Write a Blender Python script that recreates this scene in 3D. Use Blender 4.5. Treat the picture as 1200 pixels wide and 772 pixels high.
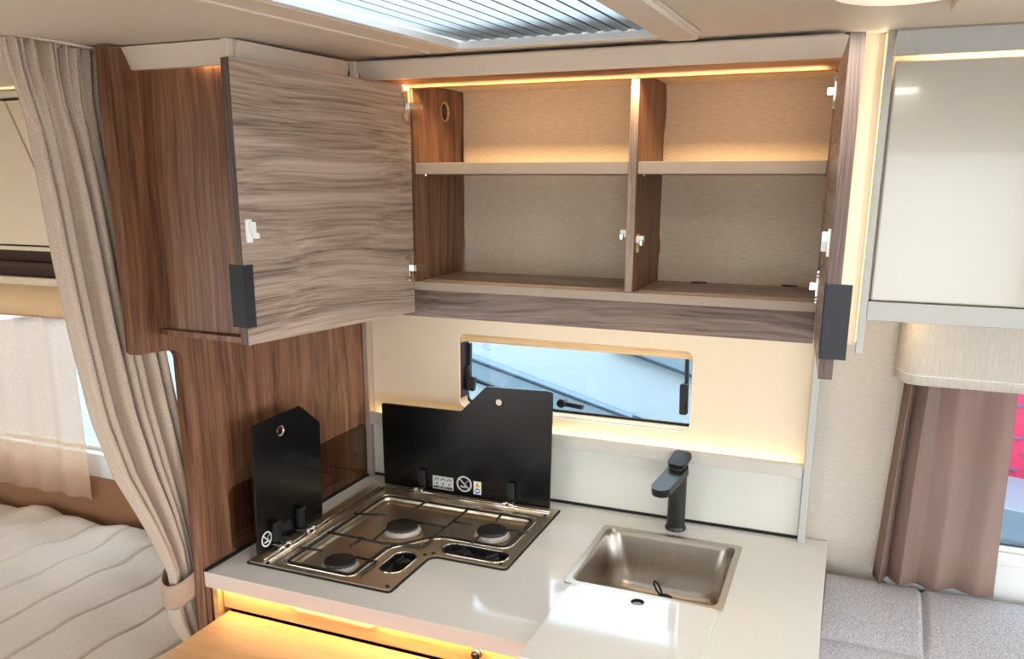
import bpy, bmesh, math, random
from mathutils import Vector, Matrix
from mathutils.geometry import tessellate_polygon
for o in list(bpy.data.objects): bpy.data.objects.remove(o)
scene = bpy.context.scene
C = scene.collection
rnd = random.Random(7)
PI = math.pi

# ------------------------------------------------------------------ camera
CAM = Vector((0, 0, 1.70))
YAW, PIT, ROL, FPX = math.radians(22.0124), math.radians(13.616), math.radians(-.2526), 963.94
Fv = Vector((-math.sin(YAW)*math.cos(PIT), math.cos(YAW)*math.cos(PIT), -math.sin(PIT)))
R0 = Vector((math.cos(YAW), math.sin(YAW), 0)); D0 = Fv.cross(R0)
Rv = math.cos(ROL)*R0 + math.sin(ROL)*D0
Dv = -math.sin(ROL)*R0 + math.cos(ROL)*D0
cd = bpy.data.cameras.new('camera'); cam = bpy.data.objects.new('camera', cd); C.objects.link(cam)
cd.sensor_fit = 'HORIZONTAL'; cd.sensor_width = 36; cd.lens = FPX/1200*36
cd.shift_y = 64/1200; cd.clip_start = .02; cd.clip_end = 100
m = Matrix(((Rv.x, -Dv.x, -Fv.x, CAM.x), (Rv.y, -Dv.y, -Fv.y, CAM.y), (Rv.z, -Dv.z, -Fv.z, CAM.z), (0, 0, 0, 1)))
cam.matrix_world = m
scene.camera = cam
def ray(u, v): return Rv*((u-600)/FPX) + Dv*((v-450)/FPX) + Fv
def pz(u, v, z): d = ray(u, v); return CAM + d*((z-1.70)/d.z)
def py(u, v, y): d = ray(u, v); return CAM + d*(y/d.y)
def px(u, v, x): d = ray(u, v); return CAM + d*(x/d.x)

# ------------------------------------------------------------------ world and exposure
w = bpy.data.worlds.new('sky'); scene.world = w; w.use_nodes = True
bg = w.node_tree.nodes['Background']
bg.inputs[0].default_value = (.87, .94, 1.0, 1); bg.inputs[1].default_value = 7.0
scene.view_settings.view_transform = 'Standard'; scene.view_settings.look = 'None'
scene.view_settings.exposure = 0.08; scene.view_settings.gamma = 1.0
scene.view_settings.use_curve_mapping = False

# ------------------------------------------------------------------ materials
def lin(c):
    return tuple(((x/255)/12.92 if x/255 <= .04045 else ((x/255+.055)/1.055)**2.4) for x in c) + (1,)
def newmat(name):
    mt = bpy.data.materials.new(name); mt.use_nodes = True
    nt = mt.node_tree; return mt, nt, nt.nodes['Principled BSDF']
def nd(nt, t, **k):
    n = nt.nodes.new(t)
    for a, b in k.items(): setattr(n, a, b)
    return n
def coords(nt, scale):
    tc = nd(nt, 'ShaderNodeTexCoord'); mp = nd(nt, 'ShaderNodeMapping')
    mp.inputs['Scale'].default_value = scale
    nt.links.new(tc.outputs['Object'], mp.inputs['Vector']); return mp.outputs[0]
def plain(name, col, rough=.5, metal=0, coat=0, var=.03, scale=(30, 30, 30), bump=0, spec=None):
    mt, nt, b = newmat(name)
    b.inputs['Roughness'].default_value = rough; b.inputs['Metallic'].default_value = metal
    if coat: b.inputs['Coat Weight'].default_value = coat; b.inputs['Coat Roughness'].default_value = .04
    if spec is not None: b.inputs['Specular IOR Level'].default_value = spec
    n = nd(nt, 'ShaderNodeTexNoise'); n.inputs['Detail'].default_value = 4; n.inputs['Scale'].default_value = 1
    nt.links.new(coords(nt, scale), n.inputs['Vector'])
    r = nd(nt, 'ShaderNodeValToRGB')
    c = lin(col)
    r.color_ramp.elements[0].position = .3; r.color_ramp.elements[1].position = .7
    r.color_ramp.elements[0].color = tuple(x*(1-var) for x in c[:3]) + (1,)
    r.color_ramp.elements[1].color = tuple(min(1, x*(1+var)) for x in c[:3]) + (1,)
    nt.links.new(n.outputs['Fac'], r.inputs['Fac']); nt.links.new(r.outputs['Color'], b.inputs['Base Color'])
    if bump:
        bp = nd(nt, 'ShaderNodeBump'); bp.inputs['Strength'].default_value = bump; bp.inputs['Distance'].default_value = .002
        nt.links.new(n.outputs['Fac'], bp.inputs['Height']); nt.links.new(bp.outputs[0], b.inputs['Normal'])
    return mt
def wood(name, cols, grain, rough=.45, fine=150, broad=16, along=2.0, swirl=.022, bump=.1):
    """grain: axis index along which the fibres run"""
    mt, nt, b = newmat(name)
    tc = nd(nt, 'ShaderNodeTexCoord')
    n0 = nd(nt, 'ShaderNodeTexNoise'); n0.inputs['Scale'].default_value = 4.5; n0.inputs['Detail'].default_value = 1
    mpd = nd(nt, 'ShaderNodeMapping'); sc = [1.0, 1.0, 1.0]; sc[grain] = .55; mpd.inputs['Scale'].default_value = sc
    nt.links.new(tc.outputs['Object'], mpd.inputs['Vector']); nt.links.new(mpd.outputs[0], n0.inputs['Vector'])
    sub = nd(nt, 'ShaderNodeVectorMath', operation='SUBTRACT'); sub.inputs[1].default_value = (.5, .5, .5)
    nt.links.new(n0.outputs['Color'], sub.inputs[0])
    sca = nd(nt, 'ShaderNodeVectorMath', operation='SCALE'); sca.inputs['Scale'].default_value = swirl*2
    nt.links.new(sub.outputs[0], sca.inputs[0])
    add = nd(nt, 'ShaderNodeVectorMath', operation='ADD')
    nt.links.new(tc.outputs['Object'], add.inputs[0]); nt.links.new(sca.outputs[0], add.inputs[1])
    def layer(f, a, det):
        mp = nd(nt, 'ShaderNodeMapping'); s = [f, f, f]; s[grain] = a; mp.inputs['Scale'].default_value = s
        nt.links.new(add.outputs[0], mp.inputs['Vector'])
        n = nd(nt, 'ShaderNodeTexNoise'); n.inputs['Scale'].default_value = 1; n.inputs['Detail'].default_value = det
        n.inputs['Roughness'].default_value = .65
        nt.links.new(mp.outputs[0], n.inputs['Vector']); return n.outputs['Fac']
    a1 = layer(fine, along*2.5, 3); a2 = layer(broad*2.2, along*.7, 5)
    mx = nd(nt, 'ShaderNodeMix', data_type='FLOAT'); mx.inputs[0].default_value = .52
    nt.links.new(a1, mx.inputs[2]); nt.links.new(a2, mx.inputs[3])
    r = nd(nt, 'ShaderNodeValToRGB'); e = r.color_ramp.elements
    e[0].position = .36; e[0].color = lin(cols[0]); e[1].position = .62; e[1].color = lin(cols[2])
    x = e.new(.49); x.color = lin(cols[1])
    nt.links.new(mx.outputs[0], r.inputs['Fac']); nt.links.new(r.outputs['Color'], b.inputs['Base Color'])
    b.inputs['Roughness'].default_value = rough
    bp = nd(nt, 'ShaderNodeBump'); bp.inputs['Strength'].default_value = bump; bp.inputs['Distance'].default_value = .001
    nt.links.new(mx.outputs[0], bp.inputs['Height']); nt.links.new(bp.outputs[0], b.inputs['Normal'])
    return mt
def fabric(name, col, scale=(420, 420, 420), var=.16, rough=.95, bump=.3, sheen=.2):
    mt = plain(name, col, rough, var=var, scale=scale, bump=bump, spec=.15)
    mt.node_tree.nodes['Principled BSDF'].inputs['Sheen Weight'].default_value = sheen
    return mt
def sheer(name, col, transp=.35, transl=.5):
    mt, nt, b = newmat(name)
    out = nt.nodes['Material Output']; nt.nodes.remove(b)
    n = nd(nt, 'ShaderNodeTexNoise'); n.inputs['Scale'].default_value = 1; n.inputs['Detail'].default_value = 3
    nt.links.new(coords(nt, (500, 500, 260)), n.inputs['Vector'])
    d = nd(nt, 'ShaderNodeBsdfDiffuse'); d.inputs[0].default_value = lin(col)
    t = nd(nt, 'ShaderNodeBsdfTranslucent'); t.inputs[0].default_value = lin(col)
    tr = nd(nt, 'ShaderNodeBsdfTransparent')
    a = nd(nt, 'ShaderNodeMixShader'); a.inputs[0].default_value = transl
    nt.links.new(d.outputs[0], a.inputs[1]); nt.links.new(t.outputs[0], a.inputs[2])
    bmx = nd(nt, 'ShaderNodeMixShader')
    mr = nd(nt, 'ShaderNodeMapRange'); mr.inputs[3].default_value = transp*.6; mr.inputs[4].default_value = transp*1.4
    nt.links.new(n.outputs['Fac'], mr.inputs[0]); nt.links.new(mr.outputs[0], bmx.inputs[0])
    nt.links.new(a.outputs[0], bmx.inputs[1]); nt.links.new(tr.outputs[0], bmx.inputs[2])
    nt.links.new(bmx.outputs[0], out.inputs[0]); return mt
def glass(name, tint, gloss=.08, rough=.02):
    mt, nt, b = newmat(name)
    out = nt.nodes['Material Output']; nt.nodes.remove(b)
    tr = nd(nt, 'ShaderNodeBsdfTransparent'); tr.inputs[0].default_value = tint + (1,)
    g = nd(nt, 'ShaderNodeBsdfGlossy'); g.inputs['Roughness'].default_value = rough
    fr = nd(nt, 'ShaderNodeLayerWeight'); fr.inputs[0].default_value = .5
    pw_ = nd(nt, 'ShaderNodeMath', operation='POWER'); pw_.inputs[1].default_value = 4.0
    nt.links.new(fr.outputs['Facing'], pw_.inputs[0])
    ad = nd(nt, 'ShaderNodeMath', operation='MULTIPLY_ADD'); ad.inputs[1].default_value = .5; ad.inputs[2].default_value = gloss
    nt.links.new(pw_.outputs[0], ad.inputs[0])
    mx = nd(nt, 'ShaderNodeMixShader'); nt.links.new(ad.outputs[0], mx.inputs[0])
    nt.links.new(tr.outputs[0], mx.inputs[1]); nt.links.new(g.outputs[0], mx.inputs[2])
    nt.links.new(mx.outputs[0], out.inputs[0]); return mt
def emit(name, col, s):
    mt, nt, b = newmat(name)
    b.inputs['Base Color'].default_value = lin(col); b.inputs['Emission Color'].default_value = lin(col)
    b.inputs['Emission Strength'].default_value = s; return mt

WALNUT = [(68, 41, 29), (118, 80, 57), (148, 107, 80)]
GREYW = [(96, 78, 68), (157, 136, 119), (188, 168, 151)]
GREYW_SHADED = [(64, 49, 43), (116, 96, 85), (146, 125, 112)]
M = {}
M['walnut_v'] = wood('walnut_vertical', WALNUT, 2)
M['grey_y'] = wood('taupe_oak_lengthwise', GREYW, 0, fine=230, broad=24, along=1.2, swirl=.026)
M['grey_d'] = wood('taupe_oak_door', GREYW, 1, fine=230, broad=24, along=1.2, swirl=.026)
M['valance'] = wood('taupe_oak_shaded', GREYW_SHADED, 0, fine=230, broad=24, along=1.2, swirl=.03)  # same taupe oak as the doors, valance shade put into the colour
M['grey_v'] = wood('taupe_oak_upright', GREYW, 2, fine=170, broad=20)
M['edge_dark'] = wood('dark_edge_band', [(58, 44, 40), (92, 74, 66), (116, 96, 88)], 2, fine=300, broad=60)
M['rail_wood'] = wood('rail_wood', [(120, 78, 48), (172, 122, 80), (196, 146, 100)], 0, fine=120)
M['ply'] = wood('plywood', [(190, 150, 105), (216, 180, 132), (230, 200, 155)], 0, fine=300, broad=60, swirl=.01)
M['drawer_wood'] = wood('drawer_wood', [(176, 120, 66), (205, 150, 92), (218, 168, 108)], 0, fine=120, broad=14)
M['board_wood'] = wood('board_wood', [(205, 158, 108), (218, 174, 124), (226, 184, 136)], 0, fine=50, broad=6, swirl=.02, bump=.02)
M['cream'] = plain('cream_panel', (234, 217, 190), .35, var=.01)
M['crown'] = plain('crown_beige', (228, 215, 198), .45, var=.02)
M['ceiling'] = plain('ceiling_white', (226, 218, 206), .6, var=.015, scale=(200, 200, 200), bump=.05)
M['lining'] = plain('woven_lining', (214, 194, 168), .85, var=.10, scale=(60, 60, 420), bump=.25)
M['lining_r'] = plain('wall_textile', (206, 197, 184), .85, var=.07, scale=(70, 70, 420), bump=.25)
M['shelf'] = plain('shelf_edge_beige', (170, 154, 138), .5, var=.03)
M['counter'] = plain('counter_gloss_white', (238, 238, 234), .12, var=.008, coat=.4)
M['counter_edge'] = plain('counter_edge', (205, 188, 178), .4, var=.01)
M['splash'] = plain('splash_gloss', (218, 218, 208), .10, var=.008, coat=.5)
M['ledge'] = plain('ledge_grey', (200, 196, 186), .4, var=.02)
M['grey_plastic'] = plain('grey_profile', (184, 186, 182), .4, var=.02)
M['gloss_door'] = plain('gloss_grey_door', (188, 184, 172), .18, var=.008, coat=.3)
M['black'] = plain('black_matt', (24, 25, 27), .45, var=.05)
M['lid'] = plain('black_lid_glass', (9, 9, 10), .24, var=.03, coat=.1)
M['rubber'] = plain('black_rubber', (14, 14, 14), .7)
M['handle'] = plain('black_handle', (26, 30, 36), .5, var=.05)
M['iron'] = plain('enamelled_iron', (34, 32, 31), .5)
M['steel'] = plain('brushed_steel', (214, 198, 172), .34, metal=.9, var=.05, scale=(3, 3, 300), bump=.02)
M['steel_sink'] = plain('satin_steel', (190, 182, 172), .33, metal=1, var=.05, scale=(300, 3, 3), bump=.02)
M['chrome'] = plain('chrome', (225, 220, 210), .12, metal=1, var=.01)
M['alu'] = plain('burner_aluminium', (225, 224, 220), .5, metal=.3, var=.02)
M['white_plastic'] = plain('white_plastic', (240, 240, 238), .35, var=.01)
M['window_white'] = plain('window_frame_white', (226, 228, 226), .35, var=.01)
M['sticker'] = plain('sticker_silver', (200, 202, 200), .5, var=.02)
M['sticker_grey'] = plain('sticker_print', (70, 70, 72), .6)
M['yellow'] = plain('warning_yellow', (238, 196, 30), .5)
M['blue'] = plain('sign_blue', (30, 110, 190), .5)
M['faucet'] = plain('faucet_black', (30, 31, 32), .34, var=.05)
M['curtain'] = fabric('curtain_wool', (196, 178, 160))
M['tie'] = fabric('tieback_cloth', (176, 150, 130), var=.06)
M['bedspread'] = fabric('bedspread', (226, 209, 193), scale=(150, 150, 150), var=.05, bump=.15)
M['sofa'] = fabric('sofa_melange', (172, 168, 170), scale=(330, 330, 330), var=.30)
M['shade'] = fabric('shade_linen', (206, 197, 184), scale=(320, 60, 40), var=.08)
M['blind_val'] = fabric('valance_apricot', (232, 196, 152), var=.04)
M['brown_curtain'] = sheer('brown_voile', (164, 139, 127), .16, .34)
M['sheer'] = sheer('bed_voile', (230, 200, 174), .42, .40)
M['pleat'] = sheer('pleated_screen', (188, 196, 200), .10, .75)
M['pane'] = glass('window_pane', (.74, .82, .86), .03)
M['dome'] = glass('skylight_dome', (.93, .97, 1.0), .02)
M['smoke'] = glass('smoked_acrylic', (.78, .75, .70), .05)
M['brown_pad'] = fabric('wall_upholstery', (150, 108, 78), var=.06)
M['dark_brown'] = plain('dark_brown_trim', (62, 40, 32), .5)
M['led'] = emit('warm_led', (255, 214, 150), 4)
M['led_soft'] = emit('soft_led', (255, 220, 165), 1.5)
M['lamp_glass'] = emit('lamp_diffuser', (255, 244, 226), .5)
M['floor'] = wood('floor_planks', [(120, 92, 66), (150, 118, 88), (168, 136, 104)], 0)
M['car_white'] = plain('white_bodywork', (180, 190, 196), .3, var=.01)
M['car_grey'] = plain('blue_grey_trim', (128, 146, 158), .35, var=.03)
M['car_dark'] = plain('dark_seal', (40, 56, 70), .5)
M['red'] = plain('crimson_awning', (222, 52, 92), .6, var=.06)
M['dash'] = plain('grey_dash_print', (128, 92, 128), .6)
M['asphalt'] = plain('asphalt', (120, 122, 124), .9, var=.15)
M['ext_blue'] = plain('blue_panel', (30, 96, 150), .5)

# ------------------------------------------------------------------ mesh helpers
def rrect(x0, x1, y0, y1, r, n=5):
    r = min(r, abs(x1-x0)/2, abs(y1-y0)/2); P = []
    for cx, cy, a in ((x1-r, y0+r, -PI/2), (x1-r, y1-r, 0), (x0+r, y1-r, PI/2), (x0+r, y0+r, PI)):
        for i in range(n+1): t = a+i/n*PI/2; P.append((cx+r*math.cos(t), cy+r*math.sin(t)))
    return P
def circ(cx, cy, r, n=24): return [(cx+r*math.cos(2*PI*i/n), cy+r*math.sin(2*PI*i/n)) for i in range(n)]
def rpoly(P, r, n=4):
    """round every corner of a polygon; r float or list"""
    out = []; N = len(P)
    for i, p in enumerate(P):
        rr = r[i] if isinstance(r, (list, tuple)) else r
        p = Vector(p); a = Vector(P[i-1])-p; b = Vector(P[(i+1) % N])-p
        if rr <= 0: out.append(tuple(p)); continue
        la, lb = a.length, b.length; a.normalize(); b.normalize()
        ang = a.angle(b); d = min(rr/math.tan(ang/2), la*.48, lb*.48)
        p0, p1 = p+a*d, p+b*d
        for k in range(n+1):
            t = k/n; q = p0*(1-t)**2 + p*2*t*(1-t) + p1*t*t; out.append((q.x, q.y))
    return out
class MB:
    def __init__(s): s.v = []; s.f = []
    def add(s, V, Fs):
        n = len(s.v); s.v += [tuple(x) for x in V]; s.f += [tuple(i+n for i in f) for f in Fs]; return s
    def box(s, x0, x1, y0, y1, z0, z1):
        V = [(x, y, z) for x in (x0, x1) for y in (y0, y1) for z in (z0, z1)]
        return s.add(V, [(0, 1, 3, 2), (4, 6, 7, 5), (0, 4, 5, 1), (2, 3, 7, 6), (0, 2, 6, 4), (1, 5, 7, 3)])
    def prism(s, poly, ax, a0, a1, holes=()):
        """poly in the two other axes (in xyz order), extruded along axis ax"""
        loops = [list(poly)] + [list(h) for h in holes]
        flat = [p for l in loops for p in l]; n = len(flat)
        def P(p, a):
            return {'x': (a, p[0], p[1]), 'y': (p[0], a, p[1]), 'z': (p[0], p[1], a)}[ax]
        tris = tessellate_polygon([[Vector((p[0], p[1], 0)) for p in l] for l in loops])
        V = [P(p, a0) for p in flat] + [P(p, a1) for p in flat]; Fs = []
        for t in tris: Fs.append(tuple(t)); Fs.append(tuple(i+n for i in reversed(t)))
        o = 0
        for l in loops:
            k = len(l)
            for i in range(k): j = (i+1) % k; Fs.append((o+i, o+j, n+o+j, n+o+i))
            o += k
        return s.add(V, Fs)
    def cyl(s, c, ax, r, h, n=20, r2=None):
        r2 = r if r2 is None else r2; c = Vector(c); ax = Vector(ax).normalized()
        u = ax.orthogonal().normalized(); w_ = ax.cross(u)
        V = [c+u*(r*math.cos(2*PI*i/n))+w_*(r*math.sin(2*PI*i/n)) for i in range(n)]
        V += [c+ax*h+u*(r2*math.cos(2*PI*i/n))+w_*(r2*math.sin(2*PI*i/n)) for i in range(n)]
        return s.add(V, [(i, (i+1) % n, n+(i+1) % n, n+i) for i in range(n)] + [tuple(range(n-1, -1, -1)), tuple(range(n, 2*n))])
    def lathe(s, prof, c, n=28):
        V = []; c = Vector(c)
        for r, z in prof: V += [c+Vector((r*math.cos(2*PI*i/n), r*math.sin(2*PI*i/n), z)) for i in range(n)]
        Fs = [(k*n+i, k*n+(i+1) % n, (k+1)*n+(i+1) % n, (k+1)*n+i) for k in range(len(prof)-1) for i in range(n)]
        Fs += [tuple(range(n-1, -1, -1)), tuple(range((len(prof)-1)*n, len(prof)*n))]
        return s.add(V, Fs)
    def tube(s, path, r, n=8, closed=False):
        P = [Vector(p) for p in path]; N = len(P); V = []
        for i, p in enumerate(P):
            a = P[i-1] if (i > 0 or closed) else p; b = P[(i+1) % N] if (i < N-1 or closed) else p
            t = (b-a).normalized(); up = Vector((0, 0, 1)) if abs(t.z) < .95 else Vector((1, 0, 0))
            u = t.cross(up).normalized(); w_ = t.cross(u)
            V += [p+u*(r*math.cos(2*PI*k/n))+w_*(r*math.sin(2*PI*k/n)) for k in range(n)]
        Fs = []
        for i in range(N if closed else N-1):
            j = (i+1) % N
            Fs += [(i*n+k, i*n+(k+1) % n, j*n+(k+1) % n, j*n+k) for k in range(n)]
        if not closed: Fs += [tuple(range(n-1, -1, -1)), tuple(range((N-1)*n, N*n))]
        return s.add(V, Fs)
    def loft(s, loops, cap0=False, cap1=False):
        n = len(loops[0]); V = [p for l in loops for p in l]
        Fs = [(k*n+i, k*n+(i+1) % n, (k+1)*n+(i+1) % n, (k+1)*n+i) for k in range(len(loops)-1) for i in range(n)]
        if cap0: Fs.append(tuple(range(n-1, -1, -1)))
        if cap1: Fs.append(tuple(range((len(loops)-1)*n, len(loops)*n)))
        return s.add(V, Fs)
    def grid(s, rows):
        n = len(rows[0]); V = [p for r in rows for p in r]
        return s.add(V, [(k*n+i, k*n+i+1, (k+1)*n+i+1, (k+1)*n+i) for k in range(len(rows)-1) for i in range(n-1)])
    def xf(s, mtx): s.v = [tuple(mtx @ Vector(p)) for p in s.v]; return s
    def build(s, name, mat, parent=None, bevel=0, smooth=False, solid=0, seg=2, mats=None, facemat=None, weld=False):
        me = bpy.data.meshes.new(name); me.from_pydata(s.v, [], s.f); me.update()
        bm = bmesh.new(); bm.from_mesh(me)
        if weld: bmesh.ops.remove_doubles(bm, verts=bm.verts, dist=1e-5)
        if not solid: bmesh.ops.recalc_face_normals(bm, faces=bm.faces)
        bm.to_mesh(me); bm.free()
        me.materials.append(M[mat] if isinstance(mat, str) else mat)
        if mats:
            for x in mats: me.materials.append(M[x])
            for p in me.polygons: p.material_index = facemat(p)
        o = bpy.data.objects.new(name, me); C.objects.link(o)
        if solid:
            md = o.modifiers.new('thickness', 'SOLIDIFY'); md.thickness = solid; md.offset = 0
        if bevel:
            md = o.modifiers.new('edge', 'BEVEL'); md.width = bevel; md.segments = seg; md.limit_method = 'ANGLE'
            md.angle_limit = math.radians(40)
        if smooth:
            for p in me.polygons: p.use_smooth = True
            if smooth != 'all':
                try: me.set_sharp_from_angle(angle=math.radians(40))
                except Exception: pass
        if parent: attach(o, parent)
        return o
def attach(o, p):
    o.parent = p
    mw = Matrix.Identity(4); q = p; 
    chain = []
    while q: chain.append(q); q = q.parent
    for q in reversed(chain): mw = mw @ (q.matrix_parent_inverse if q.parent else Matrix.Identity(4)) @ Matrix.LocRotScale(q.location, q.rotation_euler, q.scale)
    o.matrix_parent_inverse = mw.inverted()
def tag(o, label, cat, group=None, kind=None):
    o['label'] = label; o['category'] = cat
    if group: o['group'] = group
    if kind: o['kind'] = kind
    return o
def thing(name, label, cat, loc, group=None, kind=None):
    o = bpy.data.objects.new(name, None); C.objects.link(o); o.location = loc; o.empty_display_size = .05
    return tag(o, label, cat, group, kind)
def box(name, mat, parent, b, bevel=.0015, **k): return MB().box(*b).build(name, mat, parent, bevel, **k)
def area(name, loc, rot, sx, sy, power, col, parent=None):
    l = bpy.data.lights.new(name, 'AREA'); l.shape = 'RECTANGLE'; l.size = sx; l.size_y = sy; l.energy = power; l.color = col
    o = bpy.data.objects.new(name, l); C.objects.link(o); o.location = loc; o.rotation_euler = rot
    if parent: attach(o, parent)
    return o
WARM = (1.0, .72, .40)
YB = 1.80                      # inner face of the window wall
def zc(y): return 1.919+.036*(y-1.1)   # underside of the ceiling

# ------------------------------------------------------------------ structure
tag(box('ground', 'asphalt', None, (-14, 14, -10, 16, -.75, -.70), 0), 'grey asphalt ground outside the vehicle', 'ground', kind='structure')
tag(box('floor', 'floor', None, (-3.0, 2.4, -.62, 1.84, -.05, 0), 0), 'brown wooden floor of the vehicle', 'floor', kind='structure')
SKX0, SKX1, SKY0, SKY1 = -.665, -.275, .52, 1.358
cm = MB().prism([(-3.0, -.62), (2.4, -.62), (2.4, 1.84), (-3.0, 1.84)], 'z', 0, .05, [rrect(SKX0, SKX1, SKY0, SKY1, .02)])
cm.v = [(x, y, z+zc(y)) for x, y, z in cm.v]
tag(cm.build('ceiling', 'ceiling'), 'smooth off-white ceiling of the vehicle', 'ceiling', kind='structure')
KW = (-.866, -.295, 1.160, 1.346)      # kitchen window opening
BW = (-2.85, -1.765, .87, 1.50)        # bedroom window
DW = (.17, 1.15, .985, 1.47)           # dinette window
wb = MB().prism([(-3.0, 0), (2.4, 0), (2.4, 2.0), (-3.0, 2.0)], 'y', YB, YB+.04,
    [rrect(KW[0]-.004, KW[1]+.004, KW[2]-.004, KW[3]+.004, .022), rrect(*BW, .04), rrect(*DW, .04)])
tag(wb.build('wall_back', 'lining_r'), 'textured beige wall lining behind the kitchen and window', 'wall', kind='structure')
tag(box('wall_left', 'cream', None, (-3.04, -3.0, -.62, 1.84, 0, 2.0), 0), 'cream end wall behind the bed', 'wall', kind='structure')
tag(MB().prism([(-.62, 0), (1.84, 0), (1.84, 2.0), (-.62, 2.0)], 'x', 2.4, 2.44, [rrect(-.5, 1.7, .75, 1.8, .08)]).build('wall_right', 'cream'), 'cream end wall with the wide cab opening beyond the sofa', 'wall', kind='structure')
wf = MB().prism([(-3.0, 0), (2.4, 0), (2.4, 2.0), (-3.0, 2.0)], 'y', -.62, -.58,
    [rrect(-.1, .6, .02, 1.82, .05), rrect(-2.6, -1.2, .85, 1.5, .05), rrect(.95, 2.2, .85, 1.5, .05)])
tag(wf.build('wall_front', 'cream'), 'cream wall with the entrance door opening', 'wall', kind='structure')
# wood partition between kitchen and bed
arc = [(1.136+.022*math.sin(a), 1.381+.022*math.cos(a)) for a in [i/6*PI/2 for i in range(7)]]
pp = [(1.80, 0), (1.80, 1.93), (1.055, 1.913), (1.053, 1.413), (1.058, 1.4085), (1.08, 1.4075), (1.105, 1.4065)] + arc + [(1.1605, .95), (1.161, 0)]
tag(MB().prism(pp, 'x', -1.152, -1.130).build('wall_partition', 'walnut_v', bevel=.004), 'walnut partition panel with a rounded cut between kitchen and bed', 'partition', kind='structure')

# ------------------------------------------------------------------ exterior
van = thing('parked_van', 'white vehicle with blue-grey diagonal trim parked outside the kitchen window', 'van', (-1.2, 4.2, -.70))
YE = 3.6
MB().box(-4.6, .35, YE, YE+1.8, -.35, 1.75).build('body', 'car_white', van, .06, seg=4)
def strip(name, mat, p0, p1, wd, y, dep):
    a = py(*p0, y); b = py(*p1, y); d = (b-a); L_ = d.length; d.normalize(); n = Vector((-d.z, 0, d.x))
    P = [a-n*wd/2, b-n*wd/2, b+n*wd/2, a+n*wd/2]
    return MB().prism([(p.x, p.z) for p in P], 'y', y-dep, y+.002).build(name, mat, van, .008)
strip('trim_bar', 'car_grey', (500, 405), (740, 497), .105, YE, .05)
strip('seal', 'car_dark', (500, 398), (760, 494), .014, YE, .056)
strip('seal', 'car_dark', (500, 425), (730, 508), .008, YE, .02)
strip('trim_bar', 'car_grey', (720, 396), (850, 440), .10, YE, .04)
strip('seal', 'car_dark', (720, 404), (850, 452), .012, YE, .05)
for wx in (-3.6, -.6): MB().cyl((wx, YE-.02, -.36), (0, 1, 0), .34, .22, 28).build('wheel', 'rubber', van, .02)
aw = thing('red_stand', 'crimson stand wall with grey dashes outside the sofa window', 'stand', (1.35, 4.0, -.70))
MB().box(.45, 2.9, 3.9, 4.1, .47, 2.2).build('panel', 'red', aw, .01)
for r_ in range(9):
    for c_ in range(14):
        x = .52+c_*.16+(r_ % 2)*.08; z = .52+r_*.07
        MB().box(x, x+.075, 3.894, 3.9, z, z+.012).build('dash', 'dash', aw, 0)
for x in (.5, 2.85): MB().box(x-.03, x+.03, 3.97, 4.03, -.70, .47).build('post', 'car_grey', aw, .004)
cb = thing('exhibition_counter', 'exhibition counter with slanting blue-grey top beneath the crimson stand wall', 'counter', (1.3, 3.6, -.70))
MB().prism([(.42, -.70), (.985, -.70), (.985, .365), (.42, .418)], 'y', 3.4, 3.8).build('body', 'car_white', cb, .01)
MB().box(.99, 2.6, 3.4, 3.8, -.70, .22).build('side', 'ext_blue', cb, .01)
MB().prism([(.40, .42), (2.6, .22), (2.6, .34), (.40, .55)], 'y', 3.38, 3.82).build('top', 'car_grey', cb, .005)

# ------------------------------------------------------------------ kitchen window
k = thing('window_1', 'narrow tinted kitchen window with plywood reveal and black stays', 'window', (-.58, YB, KW[2]), kind='structure')
MB().prism(rrect(KW[0]-.003, KW[1]+.003, KW[2]-.003, KW[3]+.003, .022), 'y', YB+.001, YB+.039,
    [rrect(KW[0]+.0005, KW[1]-.0005, KW[2]+.0008, KW[3]-.020, .012)]).build('reveal', 'ply', k)
MB().box(KW[0], KW[1], YB+.045, YB+.050, KW[2]-.02, KW[3]+.02).build('pane', 'pane', k)
MB().prism(rrect(KW[0]-.03, KW[1]+.03, KW[2]-.05, KW[3]+.03, .03), 'y', YB+.0405, YB+.046,
    [rrect(KW[0]+.002, KW[1]-.002, KW[2]+.006, KW[3]-.02, .012)]).build('seal', 'rubber', k)
YP = YB+.030
MB().box(KW[0]+.0008, KW[0]+.005, YB+.0005, YB+.038, KW[2]+.022, KW[3]-.024).build('stay_cover', 'black', k, .001)
def bar(name, mat, parent, pts, y, wd, dep, bevel=.002):
    a = py(*pts[0], y); b = py(*pts[1], y); d = (b-a).normalized(); n = Vector((-d.z, 0, d.x))
    P = [a-n*wd/2, b-n*wd/2, b+n*wd/2, a+n*wd/2]
    return MB().prism([(p.x, p.z) for p in P], 'y', y-dep, y).build(name, mat, parent, bevel)
st = bar('stay', 'black', k, ((551, 401), (550, 455)), YP+.012, .012, .012)
bar('stay_slot', 'car_grey', st, ((544, 408), (544, 436)), YP+.004, .006, .004, 0)
bar('stay_arm', 'black', st, ((549, 428), (552, 456)), YP, .015, .012)
bar('stay_knob', 'black', st, ((556, 440), (555, 457)), YP-.004, .013, .016, .004)
bar('stay_mount', 'black', st, ((540.5, 399), (541.5, 470)), YP-.004, .012, .024)
st2 = bar('stay', 'black', k, ((806, 420), (805, 460)), YP+.008, .008, .012)
bar('stay_knob', 'black', st2, ((803, 448), (802, 484)), YP, .018, .02, .004)
MB().cyl(py(802, 478, YP-.026), (0, 1, 0), .004, .006, 12).build('pivot', 'rubber', st2)
lt = bar('latch', 'black', k, ((655, 470), (685, 476)), YP-.006, .012, .014, .004)
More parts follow.
